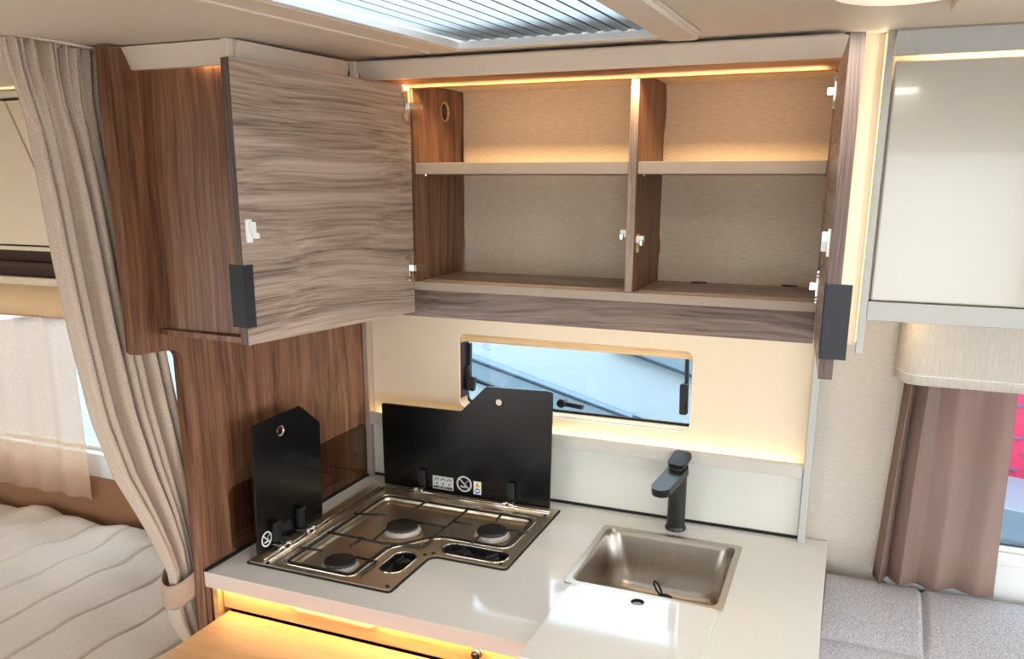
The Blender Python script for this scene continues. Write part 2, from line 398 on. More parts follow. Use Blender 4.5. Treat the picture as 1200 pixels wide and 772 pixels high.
MB().cyl(py(657, 473, YP-.028), (0, 1, 0), .011, .022, 20).build('latch_boss', 'black', lt, .002)
for i, (u0, u1, v) in enumerate(((565, 574, 404), (565, 571, 406.5), (567, 576, 409))):
    bar('glass_mark', 'sticker_grey', k, ((u0, v), (u1, v+.7)), YB+.0448, .0009, .0003, 0)

# ------------------------------------------------------------------ splashback
sp = thing('splashback', 'cream wall panel around the kitchen window above a glossy white splash panel', 'splashback', (-.58, 1.79, .95))
MB().prism([(-1.112, 1.105), (-.046, 1.105), (-.046, 1.431), (-1.112, 1.431)], 'y', 1.792, 1.799, [rrect(*KW, .02)]).build('upper_panel', 'cream', sp)
MB().box(-1.112, -.046, 1.783, 1.7985, .957, 1.104).build('lower_panel', 'splash', sp, .001)
MB().prism([(1.764, 1.120), (1.764, 1.096), (1.7825, 1.090), (1.7825, 1.108), (1.775, 1.126), (1.768, 1.126)], 'x', -1.111, -.047).build('ledge', 'ledge', sp, .001)
MB().box(-1.112, -.046, 1.7815, 1.7905, .9505, .9565).build('seal', 'rubber', sp)
MB().box(-.045, -.030, 1.762, 1.7985, .9505, 1.434).build('end_strip', 'grey_plastic', sp, .001)
MB().box(-1.1295, -1.113, 1.770, 1.7985, .9505, 1.4355).build('corner_strip', 'shelf', sp, .003)
MB().box(-1.105, -.05, 1.7840, 1.7905, 1.1045, 1.1075).build('led_strip', 'led', sp)
area('ledge_light', (-.578, 1.784, 1.112), (math.radians(172), 0, 0), 1.04, .006, .42, (1, .76, .45), sp)

# ------------------------------------------------------------------ base unit, countertop
kb = thing('kitchen_base_unit', 'wooden kitchen base unit with pull-out board under the white worktop', 'cabinet', (-.55, 1.5, 0))
for b_ in ((-1.1285, -1.1125, 1.20, 1.795, .08, .917), (-.016, 0, 1.20, 1.795, .08, .917), (-.50, -.484, 1.20, 1.78, .096, .80)):
    MB().box(*b_).build('side_panel', 'walnut_v', kb)
MB().box(-1.112, -.0165, 1.20, 1.795, .08, .0955).build('bottom_panel', 'walnut_v', kb)
MB().box(-1.112, -.0165, 1.781, 1.795, .096, .80).build('back_panel', 'walnut_v', kb)
MB().box(-1.10, -.02, 1.24, 1.78, .0, .08).build('plinth', 'dark_brown', kb)
rl = MB().prism([(-1.098, .874), (0, .874), (0, .917), (-.735, .917), (-.755, .9055), (-.915, .9055), (-.935, .917), (-1.098, .917)], 'y', 1.176, 1.199).build('drawer_rail', 'drawer_wood', kb, .002)
MB().prism(rpoly([(-.937, .917), (-.916, .9035), (-.754, .9035), (-.733, .917), (-.739, .9175), (-.756, .9075), (-.914, .9075), (-.931, .9175)], .003, 2), 'y', 1.171, 1.178).build('finger_pull', 'board_wood', rl)
MB().box(-.93, -.74, 1.19, 1.1992, .906, .9165).build('slot', 'rubber', rl)
MB().box(-1.1285, -1.118, 1.163, 1.1995, .08, .917).build('side_post', 'walnut_v', kb, .001)
MB().box(-1.114, -1.101, 1.165, 1.20, .08, .917).build('side_post', 'drawer_wood', kb, .001)
lk = MB().cyl((-.536, 1.177, .905), (0, -1, 0), .0105, .008, 20).build('lock', 'chrome', rl, .001)
MB().cyl((-.536, 1.170, .905), (0, -1, 0), .0085, .010, 16).box(-.5375, -.5315, 1.152, 1.166, .888, .912).build('key', 'black', rl, .001)
MB().box(-1.082, -.40, .72, 1.172, .853, .871).build('pull_out_board', 'board_wood', kb, .002)
for i, x in enumerate((-1.09, -.75, -.40)):
    if i < 2: 
        for z0, z1 in ((.10, .46), (.47, .84)):
            d = MB().box(x, x+.335, 1.182, 1.1995, z0, z1).build('drawer_front', 'grey_y', kb, .002)
            MB().box(x+.06, x+.27, 1.176, 1.1825, z1-.03, z1-.015).build('handle', 'handle', d, .001)
    else:
        d = MB().box(x, -.005, 1.182, 1.1995, .10, .84).build('door', 'grey_y', kb, .002)
        MB().box(x+.06, x+.27, 1.176, 1.1825, .81, .825).build('handle', 'handle', d, .001)
MB().box(-1.09, -.02, 1.184, 1.196, .9172, .9178).build('led_strip', 'led', kb)
area('worktop_light', (-.58, 1.169, .9165), (math.radians(-12), 0, 0), 1.05, .006, .85, (1.0, .64, .28), kb)

ct = thing('worktop', 'glossy white kitchen worktop with a pinkish grey front edge', 'worktop', (-.55, 1.48, .918))
L_hob = [(-1.072, 1.228), (-.745, 1.228), (-.745, 1.398), (-.578, 1.398), (-.578, 1.727), (-1.072, 1.727)]
hob_cut = [(-1.045, 1.243), (-.757, 1.243), (-.757, 1.41), (-.592, 1.41), (-.592, 1.70), (-1.045, 1.70)]
sink_cut = rrect(-.449, -.158, 1.400, 1.686, .02)
MB().prism([(-1.1285, 1.162), (.016, 1.162), (.016, 1.795), (-1.1285, 1.795)], 'z', .918, .950, [hob_cut, sink_cut]).build('slab', 'counter', ct, .0008, mats=['counter_edge'],
    facemat=lambda p: 1 if (abs(p.normal.y) > .9 and p.center.y < 1.163) else 0)
MB().box(-1.1290, -1.1225, 1.163, 1.769, .9500, .9545).build('seal', 'rubber', ct)

# ------------------------------------------------------------------ hob
HZ = .9505
hob = thing('gas_hob', 'L-shaped stainless steel three-burner gas hob with black glass lids raised', 'hob', (-.83, 1.48, HZ))
outer = rpoly([(-1.073, 1.227), (-.744, 1.227), (-.744, 1.397), (-.577, 1.397), (-.577, 1.728), (-1.073, 1.728)], [.006, .010, .025, .010, .006, .006])
gask = rpoly([(-1.0765, 1.2235), (-.7405, 1.2235), (-.7405, 1.3935), (-.5735, 1.3935), (-.5735, 1.7315), (-1.0765, 1.7315)], [.006, .012, .022, .012, .006, .006])
well = rpoly([(-1.006, 1.246), (-.838, 1.246), (-.838, 1.39), (-.765, 1.478), (-.604, 1.478), (-.604, 1.656), (-1.006, 1.656)], [.02, .02, .05, .06, .03, .03, .03], 6)
ovL = [(x, y) for x, y in rrect(-.813, -.761, 1.288, 1.386, .026, 8)]
ovR = [(x, y) for x, y in rrect(-.736, -.589, 1.409, 1.463, .027, 8)]
MB().prism(gask, 'z', HZ-.0002, HZ+.0025, [well, ovL, ovR]).build('gasket', 'rubber', hob)
MB().prism(outer, 'z', HZ+.0026, HZ+.0055, [well, ovL, ovR]).build('plate', 'steel', hob, .0008)
ZP = HZ+.0055
def inset(P, d):
    out = []; N = len(P)
    for i in range(N):
        a, b, c = Vector(P[i-1]), Vector(P[i]), Vector(P[(i+1) % N])
        t = (c-a).normalized(); n = Vector((-t.y, t.x)); out.append(tuple(b+n*d))
    return out
def bowl(P, steps, name, mat, z0):
    loops = [[(x, y, z0+dz) for x, y in inset(P, d)] for d, dz in steps]
    mb = MB().loft(loops)
    last = inset(P, steps[-1][0]); zb = z0+steps[-1][1]
    tri = tessellate_polygon([[Vector((x, y, 0)) for x, y in last]])
    mb.add([(x, y, zb) for x, y in last], [tuple(t) for t in tri])
    return mb.build(name, mat, hob, smooth=True, weld=True)
bowl(well, [(0, 0), (.002, -.003), (.006, -.004), (.008, -.010), (.016, -.013), (.018, -.016)], 'burner_well', 'steel', ZP)
bowl(ovL, [(-.001, .0002), (.002, -.002), (.003, -.014), (.006, -.016)], 'knob_recess', 'black', ZP)
bowl(ovR, [(-.001, .0002), (.002, -.002), (.003, -.014), (.006, -.016)], 'knob_recess', 'black', ZP)
for P in (ovL, ovR): MB().tube([(x, y, ZP+.0003) for x, y in P], .0016, 6, True).build('recess_rim', 'chrome', hob, smooth='all')
MB().tube([(x, y, ZP+.0004) for x, y in inset(well, -.002)], .0016, 6, True).build('well_rim', 'chrome', hob, smooth='all')
ZW = ZP-.016
for bx, by, rr in ((-.896, 1.292, .96), (-.868, 1.496, 1.06), (-.672, 1.548, 1.0)):
    b = MB().lathe([(.046*rr, 0), (.046*rr, .002), (.040*rr, .003)], (bx, by, ZW+.0003), 36).build('burner_dish', 'steel', hob, smooth=True)
    MB().lathe([(.036*rr, .002), (.040*rr, .007), (.037*rr, .014), (.030*rr, .0165)], (bx, by, ZW), 36).build('burner_ring', 'alu', b, smooth=True)
    for q in range(28):
        a = q/28*2*PI; MB().box(-.0007, .0007, .0305*rr, .0345*rr, .0158, .0172).xf(Matrix.Translation((bx, by, ZW)) @ Matrix.Rotation(a, 4, 'Z')).build('flame_slot', 'iron', b)
    MB().lathe([(.0325*rr, .0168), (.0335*rr, .0185), (.0325*rr, .0215), (.030*rr, .0225)], (bx, by, ZW), 36).build('burner_cap', 'iron', b, smooth=True)
def knob(x, y, a):
    o = MB().lathe([(.020, 0), (.020, .003), (.0155, .005), (.015, .012), (.013, .013)], (x, y, ZW+.0005), 24).build('knob', 'black', hob, smooth=True)
    MB().box(-.0032, .0032, -.0165, .0165, .005, .018).xf(Matrix.Translation((x, y, ZW)) @ Matrix.Rotation(a, 4, 'Z')).build('knob_grip', 'black', o, .0015)
knob(-.786, 1.353, .5); knob(-.688, 1.437, .3); knob(-.624, 1.436, -.5)
ZR = ZP+.004
rod_px = [[(414.6, 601.7), (452.7, 603.5)], [(384, 623.5), (419, 630), (447, 636), (493, 639.8)], [(425.5, 630), (410, 640)], [(352, 641.6), (377.5, 645)],
  [(416.5, 652.5), (441, 658), (423, 671.5)], [(458.7, 614.6), (436.7, 633.8)], [(499, 587.8), (479, 601.2)], [(549.8, 595.5), (495, 640.5)],
  [(487.5, 611.8), (524, 617.5)], [(529.7, 610.8), (552.7, 614.6)], [(589, 601), (581.4, 609.8)], [(592, 621), (618.8, 623)], [(566, 625), (552.7, 635.7)]]
for r_ in rod_px: MB().tube([pz(u, v, ZR) for u, v in r_], .0027, 8).build('pan_support_finger', 'iron', hob, smooth='all')
frame = inset(well, .008)
MB().tube([(x, y, ZR-.0045) for x, y in frame], .0028, 8, True).build('pan_support_frame', 'iron', hob, smooth='all')
for u, v in ((314, 660), (454, 687), (587, 661), (639, 604), (446, 574), (498, 650), (508, 648), (374, 607), (384, 612)):
    p = pz(u, v, ZP); MB().lathe([(.0042, 0), (.0042, .0012), (.003, .002)], (p.x, p.y, ZP), 14).build('screw', 'rubber', hob)
# hinge rails
MB().tube([(-1.042, 1.238, ZP+.002), (-1.042, 1.69, ZP+.002)], .0026, 8).tube([(-1.030, 1.238, ZP+.002), (-1.030, 1.69, ZP+.002)], .0026, 8).build('hinge_rail', 'chrome', hob, smooth='all')
MB().tube([(-1.02, 1.699, ZP+.002), (-.59, 1.699, ZP+.002)], .0026, 8).tube([(-1.02, 1.688, ZP+.002), (-.59, 1.688, ZP+.002)], .0026, 8).build('hinge_rail', 'chrome', hob, smooth='all')
# left lid
ZL = ZP+.002
lp = rpoly([(1.249, ZL), (1.474, ZL), (1.482, 1.181), (1.413, 1.236), (1.259, 1.232)], .006, 3)
XL = -1.064
lidl = MB().prism(lp, 'x', XL-.005, XL, [circ(1.345, 1.199, .011)]).build('left_lid', 'lid', hob, .001)
MB().tube([(XL-.0025, y, z) for y, z in circ(1.345, 1.199, .0112)], .0028, 8, True).build('grommet', 'chrome', lidl, smooth='all')
def ring(name, mat, parent, cen, axis, r0, r1, t):
    if axis == 'x': MB().prism(circ(cen[1], cen[2], r1, 36), 'x', cen[0], cen[0]+t, [circ(cen[1], cen[2], r0, 36)]).build(name, mat, parent)
    else: MB().prism(circ(cen[0], cen[2], r1, 36), 'y', cen[1]-t, cen[1], [circ(cen[0], cen[2], r0, 36)]).build(name, mat, parent)
def sign(parent, mat, cen, axis, r):
    """round prohibition sign with a bar across a flame picture"""
    ring('sign_ring', mat, parent, cen, axis, r*.80, r, .0004)
    def q(poly, name):
        if axis == 'x': MB().prism([(cen[1]+a*r, cen[2]+b*r) for a, b in poly], 'x', cen[0], cen[0]+.0004).build(name, mat, parent)
        else: MB().prism([(cen[0]+a*r, cen[2]+b*r) for a, b in poly], 'y', cen[1]-.0004, cen[1]).build(name, mat, parent)
    q([(-.62, .52), (-.52, .62), (.62, -.52), (.52, -.62)], 'sign_bar')
    q([(-.55, -.30), (-.25, -.22), (-.1, -.34), (.1, -.16), (.3, -.05), (.38, -.25), (.62, -.34), (.3, -.46), (-.35, -.46)], 'sign_picture')
    q([(.02, .0), (.08, -.04), (.58, .46), (.52, .50)], 'sign_picture')
def px_on_x(u, v): p = px(u, v, XL+.0001); return p
c_ = px(312.5, 631.5, XL); sign(lidl, 'white_plastic', (XL+.0001, c_.y, c_.z), 'x', .0165)
for (ub, vb), (u, v) in (((331, 622), (335, 640)), ((357, 602), (360, 622))):
    hp = pz(u, v, ZP+.006); y = hp.y
    br = MB().box(XL+.0002, XL+.012, y-.010, y+.010, ZL+.012, ZL+.058).box(XL+.0002, XL+.016, y-.010, y+.010, ZL+.050, ZL+.058).build('hinge_bracket', 'black', lidl, .003)
    MB().cyl((-1.036, y-.014, ZP+.008), (0, 1, 0), .0075, .009, 16).cyl((-1.036, y+.006, ZP+.008), (0, 1, 0), .0075, .009, 16).box(XL+.001, -1.034, y-.012, y+.012, ZP+.008, ZP+.012).build('hinge', 'chrome', lidl, .0012, smooth=True)
# back lid
YL = 1.7155
bp_ = [py(u, v, YL) for u, v in ((450, 567), (645.5, 594), (648, 459), (569.5, 453), (540, 482), (447, 472))]
bp2 = [(-1.043, ZL), (-.597, ZL), (bp_[2].x, bp_[2].z), (bp_[3].x, bp_[3].z), (bp_[4].x, bp_[4].z), (bp_[5].x, bp_[5].z)]
hc = py(584.5, 471.5, YL)
lidb = MB().prism(rpoly(bp2, [.004, .004, .008, .012, .012, .006], 3), 'y', YL, YL+.005, [circ(hc.x, hc.z, .008)]).build('back_lid', 'lid', hob, .001)
MB().lathe([(.0085, -.004), (.0085, .0), (.0075, .002)], (0, 0, 0), 20).xf(Matrix.Translation((hc.x, YL+.002, hc.z)) @ Matrix.Rotation(PI/2, 4, 'X')).build('lid_plug', 'chrome', lidb, smooth=True)
c_ = py(544, 567, YL); sign(lidb, 'sticker', (c_.x, YL-.0001, c_.z), 'y', .0205)
a_, b_ = py(507, 556.5, YL), py(531.5, 573.5, YL)
stk = MB().box(a_.x, b_.x, YL-.0005, YL-.0001, a_.z-.0335, a_.z).build('rating_sticker', 'sticker', lidb)
sw = b_.x-a_.x
for i in range(3):
    xc = a_.x+sw*(.2+.3*i); MB().prism([(xc+.0065*math.cos(t/8*PI), a_.z-.0115+.007*math.sin(t/8*PI)) for t in range(9)] + [(xc+.0042*math.cos(PI-t/8*PI), a_.z-.0115+.0045*math.sin(PI-t/8*PI)) for t in range(9)], 'y', YL-.0008, YL-.0005).build('burner_symbol', 'sticker_grey', lidb)
    MB().box(xc-.002, xc+.002, YL-.0008, YL-.0005, a_.z-.022, a_.z-.017).build('flame_symbol', 'sticker_grey', lidb)
MB().box(a_.x+.002, b_.x-.002, YL-.0008, YL-.0005, a_.z-.0315, a_.z-.0258).build('text_band', 'sticker_grey', lidb)
MB().box(a_.x+.017, a_.x+.024, YL-.001, YL-.0008, a_.z-.0296, a_.z-.0278).box(a_.x+.028, a_.x+.036, YL-.001, YL-.0008, a_.z-.0296, a_.z-.0278).build('text_line', 'sticker', lidb)
a_, b_ = py(555, 563.5, YL), py(564, 578, YL)
s2 = MB().box(a_.x, b_.x, YL-.0005, YL-.0001, a_.z-.033, a_.z).build('warning_sticker', 'white_plastic', lidb)
xc = (a_.x+b_.x)/2; zt = a_.z-.009
MB().prism([(xc-.0075, zt-.006), (xc+.0075, zt-.006), (xc, zt+.007)], 'y', YL-.0008, YL-.0005).build('warning_triangle', 'yellow', lidb)
MB().box(xc-.0006, xc+.0006, YL-.001, YL-.0008, zt-.003, zt+.003).build('exclamation_mark', 'sticker_grey', lidb)
MB().prism(circ(xc, zt-.0155, .007, 24), 'y', YL-.0008, YL-.0005).build('manual_symbol', 'blue', lidb)
MB().box(xc-.004, xc+.004, YL-.001, YL-.0008, zt-.0175, zt-.0125).build('manual_page', 'white_plastic', lidb)
for u, v in ((489, 576), (596, 591)):
    x = pz(u, v, ZP+.006).x
    MB().box(x-.010, x+.010, YL-.008, YL-.0002, ZL+.010, ZL+.055).box(x-.010, x+.010, YL-.013, YL-.0002, ZL+.047, ZL+.055).build('hinge_bracket', 'black', lidb, .003)
    MB().cyl((x-.013, 1.6935, ZP+.008), (1, 0, 0), .0075, .009, 16).cyl((x+.004, 1.6935, ZP+.008), (1, 0, 0), .0075, .009, 16).box(x-.011, x+.011, 1.692, YL-.001, ZP+.008, ZP+.012).build('hinge', 'chrome', lidb, .0012, smooth=True)

# smoked guard on the partition
gd = thing('smoked_glass_guard', 'low smoked transparent guard screwed to the walnut partition beside the hob', 'guard', (-1.125, 1.5, .955))
MB().prism(rrect(1.246, 1.768, .9552, 1.096, .022), 'x', -1.1285, -1.1245).build('panel', 'smoke', gd, .0008)
for u, v in ((417, 533), (291, 601)):
    p = px(u, v, -1.1245); MB().cyl((-1.1245, p.y, p.z), (1, 0, 0), .0062, .002, 18).build('screw', 'dark_brown', gd, .0006)
    

# ------------------------------------------------------------------ sink, cover, tap
sk = thing('sink', 'square brushed steel sink sunk into the white worktop', 'sink', (-.303, 1.543, .95))
MB().prism(rrect(-.4555, -.1515, 1.3935, 1.6925, .008), 'z', .9502, .9525, [rrect(-.4435, -.1635, 1.406, 1.680, .018)]).build('rim', 'steel_sink', sk, .0008)
lo = []
for d, z, r in ((0, .9525, .018), (.002, .949, .02), (.004, .94, .03), (.008, .88, .045), (.014, .845, .05), (.028, .828, .05), (.05, .822, .05)):
    lo.append([(x, y, z) for x, y in rrect(-.4435+d, -.1635-d, 1.406+d, 1.680-d, r, 8)])
MB().loft(lo, cap1=True).build('bowl', 'steel_sink', sk, smooth='all')
q0 = pz(775, 699, .832)
dr = MB().lathe([(.026, 0), (.026, .002), (.020, .003), (.018, .001)], (q0.x+.006, q0.y+.004, .8222), 28).build('drain', 'chrome', sk, smooth=True)
MB().lathe([(.017, 0), (.017, .006), (.012, .009)], (q0.x+.006, q0.y+.004, .8237), 24).build('plug', 'black', sk, smooth=True)
MB().tube([q0+Vector((-.016*t+.006*math.sin(a)*.9, .0, .034*t+.0)) for t, a in [(.15+.42*(1-math.cos(2*PI*i/20)), 2*PI*i/20) for i in range(20)]], .0022, 8, True).tube([q0, q0+Vector((-.003, 0, .006))], .003, 8).build('plug_loop', 'black', sk, smooth='all')
cv = MB().prism(rrect(-.4365, -.1585, 1.112, 1.3905, .010), 'z', .9525, .9565, [circ(-.300, 1.362, .0125, 28)]).build('plate', 'counter', bevel=.0008)
cvt = thing('sink_cover', 'white glass sink cover slid forward over the worktop edge', 'sink cover', (-.297, 1.25, .9505))
attach(cv, cvt)
MB().prism(circ(-.300, 1.362, .0125, 28), 'z', .9508, .9562, [circ(-.300, 1.362, .0108, 28)]).build('finger_hole_shade_ring', 'rubber', cvt)  # black ring stands in for the shade on the hole's wall
MB().prism(rrect(-.432, -.163, 1.117, 1.386, .008), 'z', .9502, .9524, [circ(-.300, 1.362, .0135, 28)]).build('underside_pad', 'rubber', cvt)

tp = thing('tap', 'matt black single-lever tap behind the steel sink', 'tap', (-.304, 1.738, .95))
tx, ty = -.304, 1.738
MB().lathe([(.0235, .0003), (.0235, .005), (.0215, .009), (.019, .0095)], (tx, ty, .95), 32).build('base_ring', 'faucet', tp, smooth=True)
MB().lathe([(.0200, .009), (.0198, .10), (.0196, .146)], (tx, ty, .95), 32).build('body', 'faucet', tp, smooth=True)
SPA = math.radians(-14)
spm = Matrix.Translation((tx, ty, 1.086)) @ Matrix.Rotation(SPA, 4, 'Z') @ Matrix.Rotation(math.radians(13), 4, 'X')
MB().prism(rrect(-.0215, .0215, -.104, .0205, .0190, 8), 'z', -.008, .010).xf(spm).build('spout', 'faucet', tp, .002)
MB().cyl((0, -.082, -.012), (0, 0, 1), .011, .006, 20).xf(spm).build('aerator', 'rubber', tp, .001)
lvm = Matrix.Translation((tx, ty, 1.106)) @ Matrix.Rotation(SPA, 4, 'Z') @ Matrix.Rotation(math.radians(24), 4, 'X')
MB().prism(rrect(-.0210, .0210, -.020, .030, .011, 6), 'z', -.001, .009).xf(lvm).build('lever', 'faucet', tp, .002)

# ------------------------------------------------------------------ overhead kitchen cabinet
YF = 1.47; YBK = 1.70
oc = thing('overhead_cabinet', 'open two-door overhead kitchen cabinet with shelves, taupe wood doors and beige crown', 'cabinet', (-.43, 1.6, 1.44))
XA, XB, XD0, XD1 = -.804, -.045, -.3745, -.3595
hl = px(521.5, 131, XA)
def sideprof(y1):
    P = [(YF+.001, 1.510), (YF+.001, 1.8785), (YF+.0165, 1.8785), (YF+.0165, 1.892)]
    Z = [1.892, 1.875, 1.865, 1.85, 1.83, 1.81, 1.80, 1.70, 1.60, 1.595, 1.585, 1.57, 1.56, 1.53, 1.510]
    W = [-.012, -.004, .0, .0, .0, -.006, -.012, -.012, -.012, -.006, .0, .0, -.008, -.012, -.010]
    return P + [(y1+w_, z) for z, w_ in zip(Z, W)]
MB().prism(sideprof(YBK-.002), 'x', XA-.016, XA, [circ(hl.y, hl.z, .019, 28)]).build('side_panel', 'walnut_v', oc, .0006)
MB().prism(circ(hl.y, hl.z, .0195, 28), 'x', XA-.004, XA+.0006, [circ(hl.y, hl.z, .0178, 28)]).build('cable_hole_liner', 'ply', oc)
MB().prism(sideprof(YBK-.002), 'x', XB, XB+.016).build('side_panel', 'walnut_v', oc, .0006)
MB().prism(sideprof(YBK-.002), 'x', XD0, XD1).build('divider', 'grey_v', oc, .0008, mats=['walnut_v'], facemat=lambda p: 1 if abs(p.normal.x) > .9 else 0)
MB().box(XA, XB, YBK, YBK+.006, 1.44, 1.93).build('back_lining', 'lining', oc)
MB().box(XA, XB, YF+.018, YBK, 1.893, 1.899).build('top_lining', 'lining', oc)
for a, b in ((XA+.0006, XD0-.0006), (XD1+.0006, XB-.0006)):
    sh = MB().box(a, b, YF+.005, YBK-.016, 1.7195, 1.741).build('shelf', 'shelf', oc, .001)
    for xx in (a+.004, b-.004):
        MB().cyl((xx, YF+.04, 1.7165), (0, 0, 1), .003, .003, 10).build('shelf_pin', 'chrome', sh)
bb = MB().box(-.860, XB+.016, YF, YBK-.010, 1.493, 1.5095).build('bottom_board', 'rail_wood', oc, .0006, mats=['shelf'], facemat=lambda p: 1 if p.normal.y < -.9 else 0)
bb.data.materials[0] = M['grey_y']
for u, v in ((820, 330.5), (926, 334)):
    p = pz(u, v, 1.510); MB().lathe([(.016, 0), (.016, .0015), (.013, .002)], (p.x, p.y-.012, 1.5096), 24).build('cover_cap', 'dark_brown', oc)
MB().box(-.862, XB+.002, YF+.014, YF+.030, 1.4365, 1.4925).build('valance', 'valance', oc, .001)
MB().box(-.932, XB+.016, YF, YF+.016, 1.879, 1.93).build('top_rail', 'rail_wood', oc, .002)
MB().box(-.932, XA-.0165, YF, YF+.016, 1.51, 1.8785).build('filler', 'walnut_v', oc, .001)
def crown_x(name, x0, x1, yt, yb, zt, zb, mat, parent):
    return MB().prism([(yt, zt), (yb, zb), (yb+.008, zb), (yt+.010, zt)], 'x', x0, x1).build(name, mat, parent, .001)
crown_x('crown', -.890, -.0295, 1.414, 1.430, 1.9214, 1.8915, 'crown', oc)
MB().box(-.890, -.035, 1.424, 1.4695, 1.9220, 1.925).build('crown_soffit_light_block', 'crown', oc)
MB().box(-.88, -.06, 1.440, 1.446, 1.8940, 1.8955).build('led_strip', 'led_soft', oc)
area('added_under_cabinet_light', (-.45, 1.60, 1.486), (math.radians(12), 0, 0), .76, .03, .55, (1, .80, .54), oc)  # unseen lamp, added to warm the wall panel, partition and worktop
MB().box(-.83, -.07, 1.585, 1.615, 1.4875, 1.4928).build('added_under_cabinet_led', 'led_soft', oc, .001)  # glowing strip added to go with that lamp
area('crown_light', (-.47, 1.443, 1.8932), (math.radians(38), 0, 0), .82, .005, 2.3, WARM, oc).data.spread = math.radians(80)

def catch(parent, x, z, s):
    """white hook catch on the inner face, local door coordinates (x along door, y=0 inner face)"""
    o = MB().box(x-.006, x+.006, -.004, 0, z-.018, z+.018).build('catch', 'white_plastic', None, .001)
    h = MB().prism([(x+s*-.002, z+.014), (x+s*.008, z+.014), (x+s*.008, z-.002), (x+s*.014, z-.004), (x+s*.014, z-.012), (x+s*.004, z-.012), (x+s*-.002, z+.002)], 'y', -.011, -.0035).build('catch_hook', 'white_plastic', None, .001)
    return o, h
def make_door(name, label_part, W, hinge, ang, side):
    """local: x from hinge (0) to free edge (W), y from inner face 0 to outer face .018; side=+1: inner face looks to +x in the room"""
    root = MB().box(0, W, 0, .018, 1.448, 1.8825).build(name, 'grey_y', None, .0008, mats=['edge_dark'], facemat=lambda p: 1 if p.normal.x > .9 else 0)
    root['label'] = label_part
    kids = []
    ex = MB().box(W-.018, W+.0018, -.0015, -.0001, 1.476, 1.576).box(W+.0003, W+.0018, -.0015, .032, 1.476, 1.576).build('handle', 'handle', None, .0004); ex['label'] = 'black angled metal pull'
    kids.append((ex, root))
    for z in (1.4925, 1.556):
        kids.append((MB().cyl((W-.010, -.0003, z), (0, -1, 0), .0022, .0016, 12).build('screw', 'rubber', None), ex))
    o, h = catch(root, W-.014, 1.628, -1); kids += [(o, root), (h, o)]
    for z in (1.845, 1.538):
        hp = MB().box(.012, .020, -.004, -.0001, z-.027, z+.027).build('hinge_plate', 'chrome', None, .0006)
        kids.append((hp, root))
        for dz in (.019, -.019): kids.append((MB().cyl((.0235, -.0002, z+dz), (0, -1, 0), .0042, .005, 14).build('hinge_screw', 'chrome', None), hp))
        kids.append((MB().box(-.004, .013, -.014, -.003, z-.0065, z+.0065).box(-.024, -.003, -.012, -.005, z-.0045, z+.0045).build('hinge_arm', 'chrome', None, .0012), hp))
    for o in [root] + [a for a, b in kids]:
        if side < 0: o.data.transform(Matrix.Diagonal((1, -1, 1, 1))); o.data.flip_normals()
        o.location = (hinge[0], hinge[1], 0); o.rotation_euler = (0, 0, ang)
    attach(root, oc)
    for a, b in kids: attach(a, root)
    return root
# left door opens past 90 degrees: free edge towards the room
aL = math.atan2(1.045-1.466, -.875+.806)
make_door('door', 'left door open, taupe wood with black pull', .43, (-.806, 1.466), aL, -1)
aR = math.atan2(1.153-1.466, -.0225+.0415)
make_door('door', 'right door open edge-on, taupe wood with black pull', .314, (-.0415, 1.466), aR, 1)
for s, x, (u, v) in ((-1, XD0, (728.5, 275)), (1, XD1, (745.5, 282))):
    p = px(u, v, x+s*.006) ; z = py(u, v, YF+.02).z; yy = YF+.018
    st = MB().box(min(x, x+s*.014), max(x, x+s*.014), yy-.006, yy+.006, z-.004, z+.009).build('latch_strike', 'white_plastic', oc, .002)
    MB().cyl((x+s*.011, yy-.006, z-.008), (0, 0, 1), .0042, .010, 14).build('strike_roller', 'chrome', st, .001)
    MB().box(min(x, x+s*.003), max(x, x+s*.003), yy+.002, yy+.016, z-.022, z+.012).build('strike_base', 'ply', st, .001)

# ------------------------------------------------------------------ tall left overhead box
lb = thing('corner_overhead_cabinet', 'dark walnut overhead box between partition and open taupe door, beige crown on top', 'cabinet', (-1.03, 1.45, 1.437))
MB().box(-1.1293, -.9365, 1.118, 1.134, 1.447, 1.915).build('front_panel', 'walnut_v', lb, .001)
MB().box(-.952, -.9365, 1.1345, 1.795, 1.447, 1.915).build('side_panel', 'walnut_v', lb, .001)
nfr = [(-1.1293, 1.795), (-1.1293, 1.112)] + [(-1.1293+.1928*i/8, 1.112-.012*math.sin(i/8*PI/2)) for i in range(1, 9)] + [(-.9365, 1.795)]
MB().prism(nfr, 'z', 1.437, 1.4468).build('bottom_board', 'walnut_v', lb, .002)
MB().prism([(1.086, 1.9155), (1.1035, 1.8815), (1.1115, 1.8815), (1.096, 1.9155)], 'x', -1.1293, -.925).build('crown', 'crown', lb, .001)
cs = MB().prism([(-.903, 0), (-.913, -.034), (-.921, -.034), (-.913, 0)], 'y', 1.10, 1.414)
cs.v = [(x, y, z+1.9155+(y-1.09)*.0265) for x, y, z in cs.v]
cs.build('crown', 'crown', lb, .001)
MB().box(-.926, -.912, 1.084, 1.0995, 1.8805, 1.9175).build('crown_cap', 'crown', lb, .002)
MB().box(-.904, -.8905, 1.410, 1.424, 1.8905, 1.9245).build('crown_cap', 'crown', lb, .002)
MB().box(-1.12, -.93, 1.1125, 1.1155, 1.906, 1.9085).build('led_strip', 'led', lb)
MB().box(-1.1293, -.914, 1.096, 1.1175, 1.9158, 1.9180).build('crown_soffit_light_block', 'crown', lb)  # added plate, keeps LED light from leaking out above the crown
MB().box(-.936, -.913, 1.118, 1.42, 1.9160, 1.9182).build('crown_soffit_light_block', 'crown', lb)  # likewise added along the side crown to block the leak
area('corner_light', (-.965, 1.1135, 1.9035), (math.radians(-4), 0, 0), .06, .004, .10, WARM, lb)
